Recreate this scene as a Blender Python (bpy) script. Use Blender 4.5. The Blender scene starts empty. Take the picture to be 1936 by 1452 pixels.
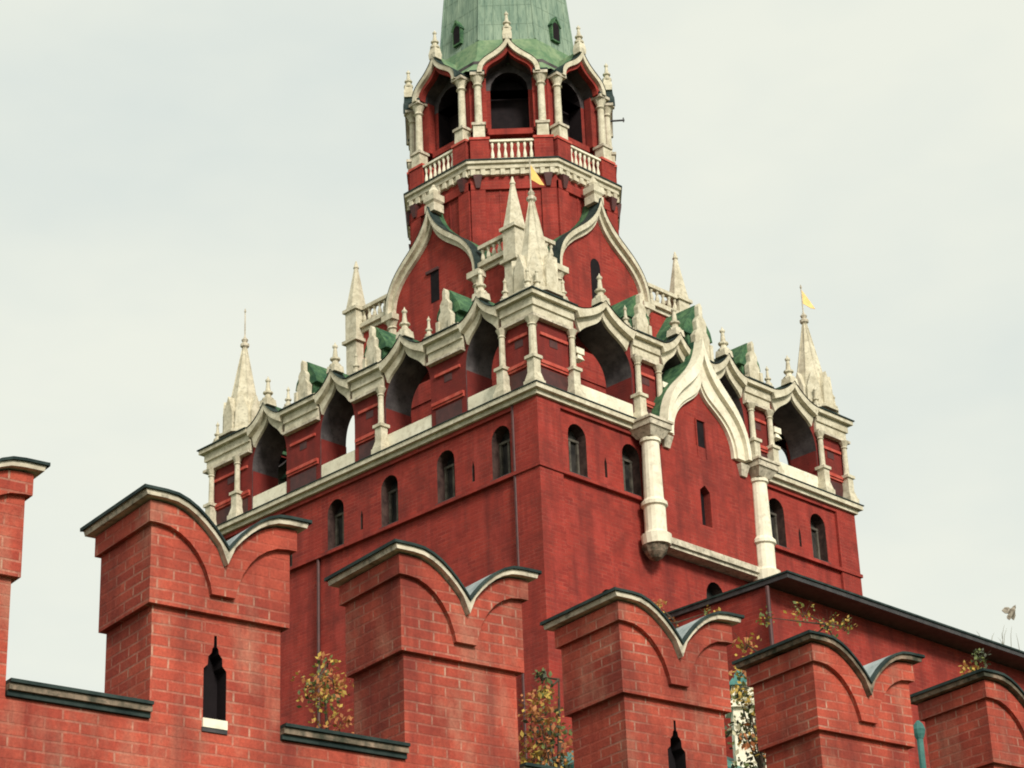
import bpy, bmesh, math, random
from mathutils import Vector, Matrix
random.seed(7)
R_ = math.radians
D = bpy.data
scene = bpy.context.scene
COL = scene.collection

# ------------------------------------------------------------------ camera
cam_d = D.cameras.new("camera"); cam = D.objects.new("camera", cam_d); COL.objects.link(cam)
cr = Vector((0.70089922, 0.71231624, -0.03668593)); cu = Vector((0.32159187, -0.26969083, 0.90765937)); cf = Vector((-0.63664665, 0.64797564, 0.4181012))
CAMP = Vector((66.839, -68.719, 1.605))
m = Matrix((cr, cu, -cf)).transposed().to_4x4(); m.translation = CAMP
cam.matrix_world = m
cam_d.sensor_width = 36; cam_d.lens = 83.632; cam_d.clip_start = .1; cam_d.clip_end = 6000
scene.camera = cam
scene.cycles.filter_width = 1.9
scene.render.resolution_x = 1024; scene.render.resolution_y = 768
scene.view_settings.view_transform = 'Standard'; scene.view_settings.look = 'None'
scene.view_settings.exposure = 0.25; scene.view_settings.gamma = 1

# ------------------------------------------------------------------ sky and sun (overcast, brighter behind the viewer)
SUN = Vector((.82, -.30, .50)).normalized()
sun_el = math.asin(SUN.z); sun_az = math.atan2(SUN.x, SUN.y)
w = D.worlds.new("World"); scene.world = w; w.use_nodes = True
nt = w.node_tree; nt.nodes.clear(); N = nt.nodes.new; L = nt.links.new
out = N('ShaderNodeOutputWorld'); bg = N('ShaderNodeBackground'); bg.inputs[1].default_value = .1
sky = N('ShaderNodeTexSky'); sky.sky_type = 'NISHITA'; sky.sun_disc = False; sky.sun_elevation = sun_el; sky.sun_rotation = sun_az
tc = N('ShaderNodeTexCoord')
ns = N('ShaderNodeTexNoise'); ns.inputs['Scale'].default_value = 2.6; ns.inputs['Detail'].default_value = 5; ns.inputs['Roughness'].default_value = .58
mp = N('ShaderNodeMapping'); mp.inputs['Scale'].default_value = (1, 1, 2.2); mp.inputs['Location'].default_value = (3.1, .7, 1.3)
L(tc.outputs['Generated'], mp.inputs['Vector']); L(mp.outputs[0], ns.inputs['Vector'])
cr1 = N('ShaderNodeValToRGB'); e = cr1.color_ramp.elements
e[0].position = .36; e[0].color = (.56, .603, .565, 1); e[1].position = .62; e[1].color = (.665, .68, .60, 1)
L(ns.outputs['Fac'], cr1.inputs[0])
dt = N('ShaderNodeVectorMath'); dt.operation = 'DOT_PRODUCT'; dt.inputs[1].default_value = SUN
L(tc.outputs['Generated'], dt.inputs[0])
mr = N('ShaderNodeMapRange'); mr.inputs['From Min'].default_value = .0; mr.inputs['From Max'].default_value = 1.; mr.inputs['To Min'].default_value = 11.2; mr.inputs['To Max'].default_value = 17
L(dt.outputs['Value'], mr.inputs['Value'])
sc = N('ShaderNodeVectorMath'); sc.operation = 'SCALE'; L(cr1.outputs[0], sc.inputs[0]); L(mr.outputs[0], sc.inputs['Scale'])
mx = N('ShaderNodeMix'); mx.data_type = 'RGBA'; mx.inputs['Factor'].default_value = .95
L(sky.outputs[0], mx.inputs['A']); L(sc.outputs[0], mx.inputs['B'])
L(mx.outputs['Result'], bg.inputs[0]); L(bg.outputs[0], out.inputs[0])

sl = D.lights.new("sun", 'SUN'); sl.energy = 3.2; sl.angle = R_(14); sl.color = (1, .95, .86)
so = D.objects.new("sun", sl); COL.objects.link(so); so.location = (80, -80, 90)
so.rotation_euler = SUN.to_track_quat('Z', 'Y').to_euler()

# ------------------------------------------------------------------ materials
def new_mat(name):
    mt = D.materials.new(name); mt.use_nodes = True; t = mt.node_tree
    return mt, t, t.nodes['Principled BSDF']
def noise(t, scale, detail=6, rough=.6, vec=None):
    n = t.nodes.new('ShaderNodeTexNoise'); n.inputs['Scale'].default_value = scale; n.inputs['Detail'].default_value = detail; n.inputs['Roughness'].default_value = rough
    if vec is not None: t.links.new(vec, n.inputs['Vector'])
    return n.outputs['Fac']
def ramp(t, fac, stops):
    r = t.nodes.new('ShaderNodeValToRGB'); e = r.color_ramp.elements
    while len(e) < len(stops): e.new(.5)
    for x, (p, c) in zip(e, stops): x.position = p; x.color = (*c, 1)
    t.links.new(fac, r.inputs[0]); return r.outputs[0]
def mixc(t, fac, a, b, mode='MIX'):
    n = t.nodes.new('ShaderNodeMix'); n.data_type = 'RGBA'; n.blend_type = mode
    for k, v in (('Factor', fac), ('A', a), ('B', b)):
        s = [i for i in n.inputs if i.name == k and (i.type == ('VALUE' if k == 'Factor' else 'RGBA'))][0]
        if hasattr(v, 'links'): t.links.new(v, s)
        else: s.default_value = v if k == 'Factor' else (*v, 1)
    return [o for o in n.outputs if o.type == 'RGBA'][0]
def bump(t, h, b, strength, dist):
    n = t.nodes.new('ShaderNodeBump'); n.inputs['Strength'].default_value = strength; n.inputs['Distance'].default_value = dist
    t.links.new(h, n.inputs['Height']); t.links.new(n.outputs[0], b.inputs['Normal'])
def pos(t):
    return t.nodes.new('ShaderNodeNewGeometry').outputs['Position']
def stretch(t, v, s):
    n = t.nodes.new('ShaderNodeMapping'); n.inputs['Scale'].default_value = s; t.links.new(v, n.inputs['Vector']); return n.outputs[0]

def brick_mat(name, c1, c2, mortar, bw, rh, ms, stain, bumpd, pale=(.42, .22, .15), palef=.5, beds=False):
    mt, t, b = new_mat(name)
    uv = t.nodes.new('ShaderNodeUVMap').outputs[0]
    bt = t.nodes.new('ShaderNodeTexBrick'); bt.offset = .5
    wob = t.nodes.new('ShaderNodeTexNoise'); wob.inputs['Scale'].default_value = 1.7; t.links.new(uv, wob.inputs['Vector'])
    wm = t.nodes.new('ShaderNodeVectorMath'); wm.operation = 'MULTIPLY_ADD'; wm.inputs[1].default_value = (.03, .03, 0)
    t.links.new(wob.outputs['Color'], wm.inputs[0]); t.links.new(uv, wm.inputs[2]); t.links.new(wm.outputs[0], bt.inputs['Vector'])
    sx = t.nodes.new('ShaderNodeSeparateXYZ'); t.links.new(wm.outputs[0], sx.inputs[0])
    dv = t.nodes.new('ShaderNodeMath'); dv.operation = 'DIVIDE'; dv.inputs[1].default_value = rh; t.links.new(sx.outputs['Y'], dv.inputs[0])
    pp = t.nodes.new('ShaderNodeMath'); pp.operation = 'PINGPONG'; pp.inputs[1].default_value = .5; t.links.new(dv.outputs[0], pp.inputs[0])
    bed = ramp(t, pp.outputs[0], [(.10, mortar if not beds else tuple(.45 * a + .55 * b_ for a, b_ in zip(c2, mortar))), (.2, mortar)]); t.links.new(bed, bt.inputs['Mortar'])
    for k, v in (('Scale', 1.), ('Mortar Size', ms), ('Mortar Smooth', .25), ('Bias', -.1), ('Brick Width', bw), ('Row Height', rh)): bt.inputs[k].default_value = v
    bt.inputs['Color1'].default_value = (*c1, 1); bt.inputs['Color2'].default_value = (*c2, 1); bt.inputs['Mortar'].default_value = (*mortar, 1)
    p = pos(t)
    c = mixc(t, ramp(t, noise(t, 1.3, 5, .7, p), [(.40, (.05,) * 3), (.66, (.95,) * 3)]), mixc(t, .5, c1, c2), bt.outputs['Color'])
    c = mixc(t, .55, c, bt.outputs['Color'], 'DARKEN')
    c = mixc(t, ramp(t, noise(t, .9, 7, .65, p), [(.42, (0, 0, 0)), (.72, (stain,) * 3)]), c, (.085, .022, .018))
    c = mixc(t, ramp(t, noise(t, 1.6, 6, .6, stretch(t, p, (1, 1, .45))), [(.52, (0, 0, 0)), (.72, (palef,) * 3)]), c, pale)
    c = mixc(t, ramp(t, noise(t, 1.1, 6, .65, stretch(t, p, (1.6, 1.6, .16))), [(.47, (0, 0, 0)), (.70, (.6,) * 3)]), c, (.11, .022, .02))
    c = mixc(t, ramp(t, noise(t, 28, 3, .7, p), [(.35, (0, 0, 0)), (.7, (.35,) * 3)]), c, (.10, .02, .015))
    t.links.new(c, b.inputs['Base Color']); b.inputs['Roughness'].default_value = .9; nospec(b)
    iv = t.nodes.new('ShaderNodeMath'); iv.operation = 'MULTIPLY_ADD'; iv.inputs[1].default_value = -1.; t.links.new(bt.outputs['Fac'], iv.inputs[0])
    t.links.new(noise(t, 18, 5, .7, p), iv.inputs[2])
    bump(t, iv.outputs[0], b, .6, bumpd)
    return mt
def nospec(b, v=.15): b.inputs['Specular IOR Level'].default_value = v
def mottled(name, c1, c2, scale, rough=.85, metal=0, c3=None, f3=.5, vs=(1, 1, 1), bs=.25, bd=.02, lo=.38, hi=.64):
    mt, t, b = new_mat(name); p = pos(t); pv = stretch(t, p, vs)
    c = ramp(t, noise(t, scale, 7, .65, pv), [(lo, c1), (hi, c2)])
    if c3: c = mixc(t, ramp(t, noise(t, scale * 3.3, 6, .7, pv), [(.5, (0, 0, 0)), (.68, (f3,) * 3)]), c, c3)
    t.links.new(c, b.inputs['Base Color']); b.inputs['Roughness'].default_value = rough; b.inputs['Metallic'].default_value = metal; nospec(b, .12 if rough > .6 else .4)
    if bs: bump(t, noise(t, scale * 9, 4, .6, p), b, bs, bd)
    return mt
M = {}
M['brick'] = brick_mat('weathered_brick', (.54, .108, .064), (.33, .052, .035), (.56, .36, .26), .44, .135, .015, .75, .016, beds=True, palef=.6)
M['tower_brick'] = brick_mat('tower_brick', (.385, .050, .034), (.225, .027, .022), (.36, .085, .062), .46, .15, .016, .6, .012, pale=(.46, .07, .055), palef=.45)
M['shaded_arcade_brick'] = brick_mat('shaded_arcade_brick', (.22, .028, .022), (.16, .02, .018), (.2, .035, .03), .3, .1, .008, .7, .01, pale=(.34, .05, .04), palef=.4)  # brick colour darkened to carry the cornice's shade on the arcade
M['red_trim'] = mottled('red_render', (.36, .05, .035), (.48, .11, .08), 2.5)
M['stone'] = mottled('white_stone', (.45, .40, .29), (.64, .585, .45), 2.3, c3=(.17, .155, .11), f3=.5)
M['white'] = mottled('white_panel', (.66, .60, .46), (.78, .73, .58), 1.2, c3=(.38, .33, .24), f3=.5)
M['coping'] = mottled('coping_stone', (.38, .33, .25), (.62, .55, .43), 2.2, c3=(.12, .115, .09), f3=.8)
M['dirty_coping'] = mottled('mossy_coping', (.05, .05, .035), (.30, .22, .16), 3.0, c3=(.035, .04, .03), f3=.8)
M['sheet'] = mottled('dark_sheet_metal', (.012, .022, .021), (.034, .05, .045), 3, rough=.7, bs=.1)
M['zinc'] = mottled('weathered_zinc', (.20, .235, .235), (.36, .39, .38), 2.5, rough=.6, bs=.1, c3=(.09, .11, .11), f3=.6)
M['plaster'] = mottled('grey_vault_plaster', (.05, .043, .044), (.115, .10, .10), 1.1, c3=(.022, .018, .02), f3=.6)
M['green'] = mottled('green_copper', (.024, .07, .04), (.095, .185, .085), 2.6, rough=.7, c3=(.01, .03, .022), f3=.7)
M['tent'] = mottled('patina_copper', (.155, .22, .165), (.255, .325, .24), 1.1, rough=.85, c3=(.07, .125, .10), f3=.8, vs=(2.2, 2.2, .35))
M['skirt'] = mottled('light_green_copper', (.105, .185, .10), (.22, .29, .165), 1.4, rough=.85, c3=(.06, .12, .08), f3=.6)
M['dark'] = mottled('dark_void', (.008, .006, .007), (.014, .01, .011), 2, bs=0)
M['unlit'] = mottled('unlit_interior', (.012, .009, .010), (.02, .014, .015), 2, bs=0)  # near-black colour stands in for the shade inside loopholes and belfry
M['frame'] = mottled('window_frame', (.05, .042, .035), (.13, .115, .09), 2, bs=0)
M['iron'] = mottled('dark_iron', (.02, .02, .022), (.05, .045, .045), 3, rough=.6, bs=0)
M['reveal'] = mottled('dark_reveal', (.035, .02, .018), (.085, .05, .042), 3, bs=.1)  # window reveals, darker than the wall brick
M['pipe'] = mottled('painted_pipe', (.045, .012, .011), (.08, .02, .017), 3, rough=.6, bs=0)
mt, t, b = new_mat('window_glass'); t.links.new(ramp(t, noise(t, 1.5, 3, .5, pos(t)), [(.4, (.012, .012, .012)), (.7, (.05, .045, .04))]), b.inputs['Base Color']); b.inputs['Roughness'].default_value = .3; nospec(b,.3)
M['glass'] = mt
mt, t, b = new_mat('gilded'); t.links.new(ramp(t, noise(t, 5, 3, .5, pos(t)), [(.3, (.66, .36, .05)), (.7, (.80, .52, .12))]), b.inputs['Base Color']); b.inputs['Metallic'].default_value = .0; b.inputs['Roughness'].default_value = .4
M['gold'] = mt
M['teal'] = mottled('teal_copper', (.02, .10, .088), (.06, .175, .15), 2.5, rough=.6, c3=(.03, .12, .10), f3=.7)
M['bark'] = mottled('bark', (.05, .035, .025), (.09, .065, .045), 6)
M['grass'] = mottled('ground_grass', (.05, .07, .03), (.09, .10, .045), .4)
M['dry_grass'] = mottled('dry_grass_blades', (.12, .11, .06), (.2, .18, .1), 4, bs=0)
def leaf_mat(name, a, b2):
    mt, t, b = new_mat(name); t.links.new(ramp(t, noise(t, 3.1, 4, .6, pos(t)), [(.35, a), (.68, b2)]), b.inputs['Base Color']); b.inputs['Roughness'].default_value = .7
    return mt
M['leaf_green'] = leaf_mat('green_leaves', (.04, .06, .012), (.13, .15, .03))
M['leaf_yellow'] = leaf_mat('yellow_leaves', (.25, .15, .015), (.42, .28, .04))
M['leaf_orange'] = leaf_mat('orange_leaves', (.24, .075, .018), (.38, .14, .035))
M['leaf_dark'] = leaf_mat('dark_leaves', (.02, .028, .012), (.05, .055, .02))
M['leaf_pale'] = leaf_mat('pale_leaves', (.45, .42, .26), (.62, .58, .40))
M['feather'] = mottled('pigeon_feathers', (.07, .05, .035), (.34, .30, .24), 9, bs=0)

# ------------------------------------------------------------------ mesh building
def frame(ang, ap, cx=0., cy=0.):
    """a vertical plane whose outward normal points at ang degrees, ap metres from (cx,cy): (along, height, outward) -> world"""
    n = Vector((math.cos(R_(ang)), math.sin(R_(ang)), 0)); tg = Vector((-n.y, n.x, 0)); c = Vector((cx, cy, 0))
    def F(s, z, d=0.): return c + n * (ap + d) + tg * s + Vector((0, 0, z))
    F.n = n; F.t = tg
    return F
ORIGIN = {}
class MB:
    def __init__(s): s.v = []; s.f = []; s.m = []; s.i = 0
    def add(s, vs, fs, i=None):
        b = len(s.v); s.v += [Vector(p) for p in vs]; s.f += [tuple(b + k for k in f) for f in fs]; s.m += [s.i if i is None else i] * len(fs)
    def hexa(s, a, b, i=None):       # a: four bottom corners, b: four top corners
        s.add(list(a) + list(b), [(3, 2, 1, 0), (4, 5, 6, 7), (0, 1, 5, 4), (1, 2, 6, 5), (2, 3, 7, 6), (3, 0, 4, 7)], i)
    def box(s, F, s0, s1, z0, z1, d0, d1, i=None):
        s.hexa([F(s0, z0, d0), F(s1, z0, d0), F(s1, z0, d1), F(s0, z0, d1)], [F(s0, z1, d0), F(s1, z1, d0), F(s1, z1, d1), F(s0, z1, d1)], i)
    def taper(s, F, sc, hw0, hw1, z0, z1, dc, i=None):   # square tapered block centred at (sc, dc)
        q = lambda h, z: [F(sc - h, z, dc - h), F(sc + h, z, dc - h), F(sc + h, z, dc + h), F(sc - h, z, dc + h)]
        s.hexa(q(hw0, z0), q(hw1, z1), i)
    def prism(s, F, pts, d0, d1, i=None):
        n = len(pts); vs = [F(p[0], p[1], d1) for p in pts] + [F(p[0], p[1], d0) for p in pts]
        s.add(vs, [tuple(range(n)), tuple(range(2 * n - 1, n - 1, -1))] + [(k, n + k, n + (k + 1) % n, (k + 1) % n) for k in range(n)], i)
    def band(s, F, inner, outer, d0, d1, i=None, ends=True):
        n = len(inner); vs = []
        for d in (d1, d0):
            vs += [F(p[0], p[1], d) for p in inner] + [F(p[0], p[1], d) for p in outer]
        fs = []
        for k in range(n - 1):
            fs += [(k, k + 1, n + k + 1, n + k), (2 * n + k, 3 * n + k, 3 * n + k + 1, 2 * n + k + 1), (k, 2 * n + k, 2 * n + k + 1, k + 1), (n + k, n + k + 1, 3 * n + k + 1, 3 * n + k)]
        if ends: fs += [(0, n, 3 * n, 2 * n), (n - 1, 3 * n - 1, 4 * n - 1, 2 * n - 1)]
        s.add(vs, fs, i)
    def sheet(s, F, pts, d0, d1, i=None):               # open strip through pts, extruded in depth
        n = len(pts); s.add([F(p[0], p[1], d1) for p in pts] + [F(p[0], p[1], d0) for p in pts], [(k, k + 1, n + k + 1, n + k) for k in range(n - 1)], i)
    def lathe(s, c, prof, n=10, ph=0., i=None):
        c = Vector(c); vs = []; fs = []
        for (r, z) in prof:
            for k in range(n):
                a = ph + 2 * math.pi * k / n; vs.append(c + Vector((r * math.cos(a), r * math.sin(a), z)))
        m_ = len(prof)
        for j in range(m_ - 1):
            for k in range(n): fs.append((j * n + k, j * n + (k + 1) % n, (j + 1) * n + (k + 1) % n, (j + 1) * n + k))
        fs += [tuple(range(n - 1, -1, -1)), tuple(range((m_ - 1) * n, m_ * n))]
        s.add(vs, fs, i)
    def tube(s, a, b, r0, r1, n=7, i=None):
        a, b = Vector(a), Vector(b); d = (b - a).normalized(); x = d.orthogonal().normalized(); y = d.cross(x)
        vs = [p + (x * math.cos(2 * math.pi * k / n) + y * math.sin(2 * math.pi * k / n)) * r for p, r in ((a, r0), (b, r1)) for k in range(n)]
        s.add(vs, [(k, (k + 1) % n, n + (k + 1) % n, n + k) for k in range(n)] + [tuple(range(n - 1, -1, -1)), tuple(range(n, 2 * n))], i)
    def wall(s, F, s0, s1, z0, z1, ops, depth, d=0., i=None, reveal=True, ri=None):
        """a plane with openings; ops: (centre, zbottom, [(x,z)...] from left spring to right spring, x relative to the centre)"""
        def q(*p): s.add([F(a, b, d) for a, b in p], [tuple(range(len(p)))], i)
        x = s0
        for (c, zb, top) in sorted(ops, key=lambda o: o[0]):
            l, r = c + top[0][0], c + top[-1][0]
            q((x, z0), (l, z0), (l, z1), (x, z1))
            if zb > z0: q((l, z0), (r, z0), (r, zb), (l, zb))
            for p, p2 in zip(top[:-1], top[1:]):
                if p2[0] - p[0] > 1e-6: q((c + p[0], p[1]), (c + p2[0], p2[1]), (c + p2[0], z1), (c + p[0], z1))
            if reveal:
                loop = [(l, zb)] + [(c + p[0], p[1]) for p in top] + [(r, zb)]
                loop.append(loop[0])
                for p, p2 in zip(loop[:-1], loop[1:]):
                    s.add([F(p[0], p[1], d), F(p2[0], p2[1], d), F(p2[0], p2[1], d - depth), F(p[0], p[1], d - depth)], [(0, 1, 2, 3)], ri if ri is not None else i)
            x = r
        q((x, z0), (s1, z0), (s1, z1), (x, z1))
    def build(s, name, mats, parent=None, origin=None, smooth=False):
        o0 = Vector(origin) if origin is not None else (ORIGIN[parent.name] if parent else Vector((0, 0, 0)))
        me = D.meshes.new(name); me.from_pydata([p - o0 for p in s.v], [], s.f)
        mats = [mats] if isinstance(mats, str) else mats
        for k in mats: me.materials.append(M[k])
        uv = me.uv_layers.new(name='UVMap')
        bm = bmesh.new(); bm.from_mesh(me); bmesh.ops.recalc_face_normals(bm, faces=bm.faces); bm.to_mesh(me); bm.free()
        uv = me.uv_layers[0].data
        for p, mi in zip(me.polygons, s.m):
            p.material_index = mi; p.use_smooth = smooth
            n = p.normal
            if abs(n.z) > .8: U = Vector((1, 0, 0)); V = Vector((0, 1, 0))
            else:
                U = Vector((-n.y, n.x, 0)).normalized(); V = Vector((0, 0, 1))
            for li in p.loop_indices:
                co = me.vertices[me.loops[li].vertex_index].co + o0
                uv[li].uv = (co.dot(U), co.dot(V))
        ob = D.objects.new(name, me); COL.objects.link(ob)
        if parent: ob.parent = parent; ob.location = o0 - ORIGIN[parent.name]
        else: ob.location = o0
        ORIGIN[ob.name] = o0
        return ob
def tag(o, label=None, cat=None, group=None, kind=None):
    for k, v_ in (('label', label), ('category', cat), ('group', group), ('kind', kind)):
        if v_: o[k] = v_
    return o
def thing(name, loc, label, cat, group=None):
    o = D.objects.new(name, None); COL.objects.link(o); o.location = loc; ORIGIN[o.name] = Vector(loc); o.empty_display_size = .5
    return tag(o, label, cat, group)

def bez(p, n):
    r = []
    for k in range(n):
        t_ = k / n; a = 1 - t_
        r.append(tuple(a ** 3 * p[0][j] + 3 * a * a * t_ * p[1][j] + 3 * a * t_ * t_ * p[2][j] + t_ ** 3 * p[3][j] for j in (0, 1)))
    return r
def ogee(hw, zs, H, mid=(.5, .6), n=9, sharp=.8):
    """keel arch from left spring to right spring; relative x, absolute z"""
    mx_, mz = mid
    h = bez([(1, 0), (1, mz * .5), (mx_ + .28, mz - .14), (mx_, mz)], n) + bez([(mx_, mz), (mx_ - .24, mz + .12), (.07, sharp), (0, 1)], n) + [(0, 1)]
    rt = [(x * hw, zs + z * H) for x, z in h]
    return [(-x, z) for x, z in rt[:-1]] + rt[::-1]
def arch(hw, zs, rise, n=8):
    return [(-hw * math.cos(math.pi * k / (2 * n) ), zs + rise * math.sin(math.pi * k / (2 * n))) for k in range(2 * n + 1)] if False else [(-hw * math.cos(math.pi * k / n), zs + rise * math.sin(math.pi * k / n)) for k in range(n + 1)]
def off(pts, c): return [(p[0] + c, p[1]) for p in pts]
FIN = [(1, 0), (1, .1), (.62, .12), (.5, .25), (.85, .3), (.85, .36), (.45, .4), (.28, .74), (.45, .79), (.45, .85), (.18, .9), (.03, 1)]
def finial(mb, P, h, r, n=8): mb.lathe(P, [(a * r, b_ * h) for a, b_ in FIN], n)

# ------------------------------------------------------------------ ground
g = MB(); g.add([(-3000, -3000, 0), (3000, -3000, 0), (3000, 3000, 0), (-3000, 3000, 0)], [(0, 1, 2, 3)])
tag(g.build('ground', 'grass'), kind='structure')

# ================================================================== TOWER
HX, HY = 10.0, 9.57
tower = thing('tower', (0, 0, 0), 'tall red brick tower with white stone arcades and a green tent roof', 'tower')
FL = frame(-90, HY); FR = frame(0, HX); FB = frame(90, HY); FW = frame(180, HX)
FACES = [('L', FL, HX), ('R', FR, HY), ('B', FB, HX), ('W', FW, HY)]
ZC, ZT = 38.8, 43.15
WIN_L = [-8.0, -4.9, -1.64, 1.64, 4.92, 8.0]
WIN_R = [-7.45, -4.42, 4.45, 7.2]
CB = -.62      # centre of the projecting bay on the right hand face
# ---- quadrangle walls
mb = MB()
wtop = arch(.5, 37.75, .5)
def slit(c): return (c, 36.45, [(-.07, 37.05), (0, 37.3), (.07, 37.05)])
opsL = [(x, 36.12, wtop) for x in WIN_L] + [slit(x) for x in (-6.4, -.05, 6.45)]
mb.wall(FL, -HX, HX, 0, ZC, opsL, .5, 0, 0, ri=1)
ltop = arch(.55, 32.9, .65); ltop2 = arch(.55, 31.2, .65)
opsR = [(x, 36.12, wtop) for x in WIN_R] + [slit(x) for x in (-5.9, 5.9)] + [(.1, 31.6, ltop), (-6.1, 29.9, ltop2)]
mb.wall(FR, -HY, HY, 34.3, ZC, opsR[:-2], .5, 0, 0, ri=1); mb.wall(FR, -HY, HY, 0, 34.3, opsR[-2:], .5, 0, 0, ri=1)
mb.wall(FB, -HX, HX, 0, ZC, [], .5); mb.wall(FW, -HY, HY, 0, ZC, [], .5)
body = mb.build('wall', ['tower_brick', 'reveal'], tower)
for x, y in ((HX - .5, -HY + .5), (-HX + .5, -HY + .5), (HX - .5, HY - .5)):
    F = frame(0, 0, x, y); mb = MB(); mb.taper(F, 0, .63, .63, 20, ZC - .06, 0); mb.build('corner_pilaster', 'tower_brick', tower, origin=(x, y, 20))
for x, z0, z1 in ((8.8, 20, ZC), (-2.62, 14, 35.95)):
    mb = MB(); mb.tube(FL(x, z0, .1), FL(x, z1, .1), .075, .075); mb.build('drainpipe', 'pipe', tower, origin=FL(x, z0, .1))
for F, s0, s1, dd in ((FL, -HX - .2, HX + .2, .2), (FB, -HX - .2, HX + .2, .2), (FR, -HY + .3, CB - 3.4, .19), (FR, CB + 3.4, HY - .3, .19), (FW, -HY + .3, HY - .3, .19)):
    mb = MB(); mb.box(F, s0, s1, 35.9, 36.04, -.3, dd); mb.build('string_course', 'tower_brick', tower, origin=F((s0 + s1) / 2, 36, 0))
def window(F, c, zb, top, side):
    mb = MB(); hw = top[-1][0]
    zs = top[0][1]
    pts = [(c - hw, zb), (c + hw, zb)] + [(c + x, z) for x, z in reversed(top)]
    mb.prism(F, pts, -.56, -.5, 0)
    wdw = mb.build('window', 'glass', tower, origin=F(c, zb, -.5))
    fr = MB()
    for a, b_ in ((-hw, -hw + .1), (hw - .1, hw), (-.05, .05)): fr.box(F, c + a, c + b_, zb + .1, zs - .06, -.5, -.40)
    for z in (zb, zs - .06): fr.box(F, c - hw, c + hw, z, z + .1, -.5, -.38)
    fr.build('frame', 'frame', wdw)
    si = MB(); si.box(F, c - hw - .06, c + hw + .06, zb - .08, zb + .002, -.45, .1); si.build('sill', 'iron', wdw)
for x in WIN_L: window(FL, x, 36.12, wtop, 1)
for x in WIN_R: window(FR, x, 36.12, wtop, 0)
for c, zb, tp in opsR[-2:]:
    mb = MB(); mb.prism(FR, [(c - .55, zb), (c + .55, zb)] + off(tp, c)[::-1], -.56, -.5); mb.build('window', 'glass', tower, origin=FR(c, zb, -.5))
for F, c in [(FL, x) for x in (-6.4, -.05, 6.45)] + [(FR, x) for x in (-5.9, 5.9)]:
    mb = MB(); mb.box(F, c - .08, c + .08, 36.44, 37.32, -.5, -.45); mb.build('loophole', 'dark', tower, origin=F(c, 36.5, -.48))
# ---- projecting bay with its two columns on the right hand face
mb = MB(); PD = .55
win_s = [(CB - .1, 38.6, [(-.2, 39.95), (.2, 39.95)]), (CB - .1, 35.55, [(-.3, 37.05), (0, 37.3), (.3, 37.05)])]
prof = ogee(2.5, 38.95, 4.6, (.5, .57))
mb.wall(FR, CB - 3.1, CB + 3.1, 34.5, 38.95, [win_s[1]], .35, PD)
# keel-topped upper field (solid prism with the slit sunk as a dark pane)
mb.prism(FR, off(ogee(2.3, 38.95, 4.2, (.5, .57)), CB), -.4, PD - .04)
mb.box(FR, CB - 3.1, CB - 2.95, 34.5, 38.95, -.1, PD - .003); mb.box(FR, CB + 2.95, CB + 3.1, 34.5, 38.95, -.1, PD - .003)
bay = mb.build('projecting_bay', 'tower_brick', tower, origin=FR(CB, 34.5, PD))
mb = MB(); mb.box(FR, CB - .34, CB + .14, 38.55, 40.1, PD - .05, PD - .03); mb.i = 1
mb.box(FR, CB - .39, CB - .34, 38.5, 40.1, PD - .06, PD + .03); mb.box(FR, CB + .14, CB + .19, 38.5, 40.1, PD - .06, PD + .03); mb.box(FR, CB - .39, CB + .19, 40.1, 40.17, PD - .06, PD + .05)
mb.build('window', ['dark', 'tower_brick'], bay, origin=FR(CB, 39, PD))
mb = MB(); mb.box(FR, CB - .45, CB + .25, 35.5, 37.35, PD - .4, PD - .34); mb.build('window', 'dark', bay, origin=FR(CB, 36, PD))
mb = MB()
inn = off(ogee(1.95, 38.95, 2.85, (.52, .62)), CB - .05); mid_ = off(ogee(2.35, 38.95, 4.0, (.5, .57)), CB); outp = off(ogee(2.55, 38.95, 4.75, (.5, .57)), CB)
mb.band(FR, inn, mid_, -.3, PD + .22); mb.band(FR, mid_, outp, -.9, PD + .42)
in2 = off(ogee(1.83, 38.95, 2.7, (.52, .62)), CB - .05)
mb.band(FR, in2, inn, -.3, PD + .12)
mb.build('ogee_hood', 'white', bay)
mb = MB(); mb.sheet(FR, [(p[0], p[1] + .03) for p in outp], -.9, PD - .05); mb.build('hood_roof', 'green', bay)
mb = MB(); mb.box(FR, CB - 3.3, CB + 3.3, 34.2, 34.45, -.1, PD + .18); mb.box(FR, CB - 3.3, CB + 3.3, 34.06, 34.2, -.1, PD + .07)
mb.build('ledge', 'coping', bay)
for sgn in (-1, 1):
    c = CB + sgn * 3.28; dc = PD + .05
    mb = MB()
    mb.lathe(FR(c, 0, dc), [(.55, 33.95), (.6, 34.35), (.47, 34.42), (.43, 34.5), (.43, 35.5), (.52, 35.56), (.52, 35.7), (.45, 35.76), (.39, 35.85), (.345, 38.2), (.42, 38.24), (.42, 38.36), (.37, 38.4)], 16)
    q = mb.build('column', 'white', tower, origin=FR(c, 34, dc))
    for p in q.data.polygons: p.use_smooth = False
    cp = MB(); cp.taper(FR, c, .37, .58, 38.4, 38.75, dc); cp.taper(FR, c, .63, .63, 38.75, 39.0, dc); cp.taper(FR, c, .69, .69, 39.0, 39.1, dc)
    cp.taper(FR, c - sgn * .95, .16, .28, 38.3, 38.8, dc - .1)
    cp.build('capital', 'coping', q)
    cb = MB(); cb.lathe(FR(c, 0, dc - .1), [(.05, 33.35), (.25, 33.45), (.42, 33.65), (.54, 33.95)], 12); cb.build('corbel', 'dirty_coping', q)
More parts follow.
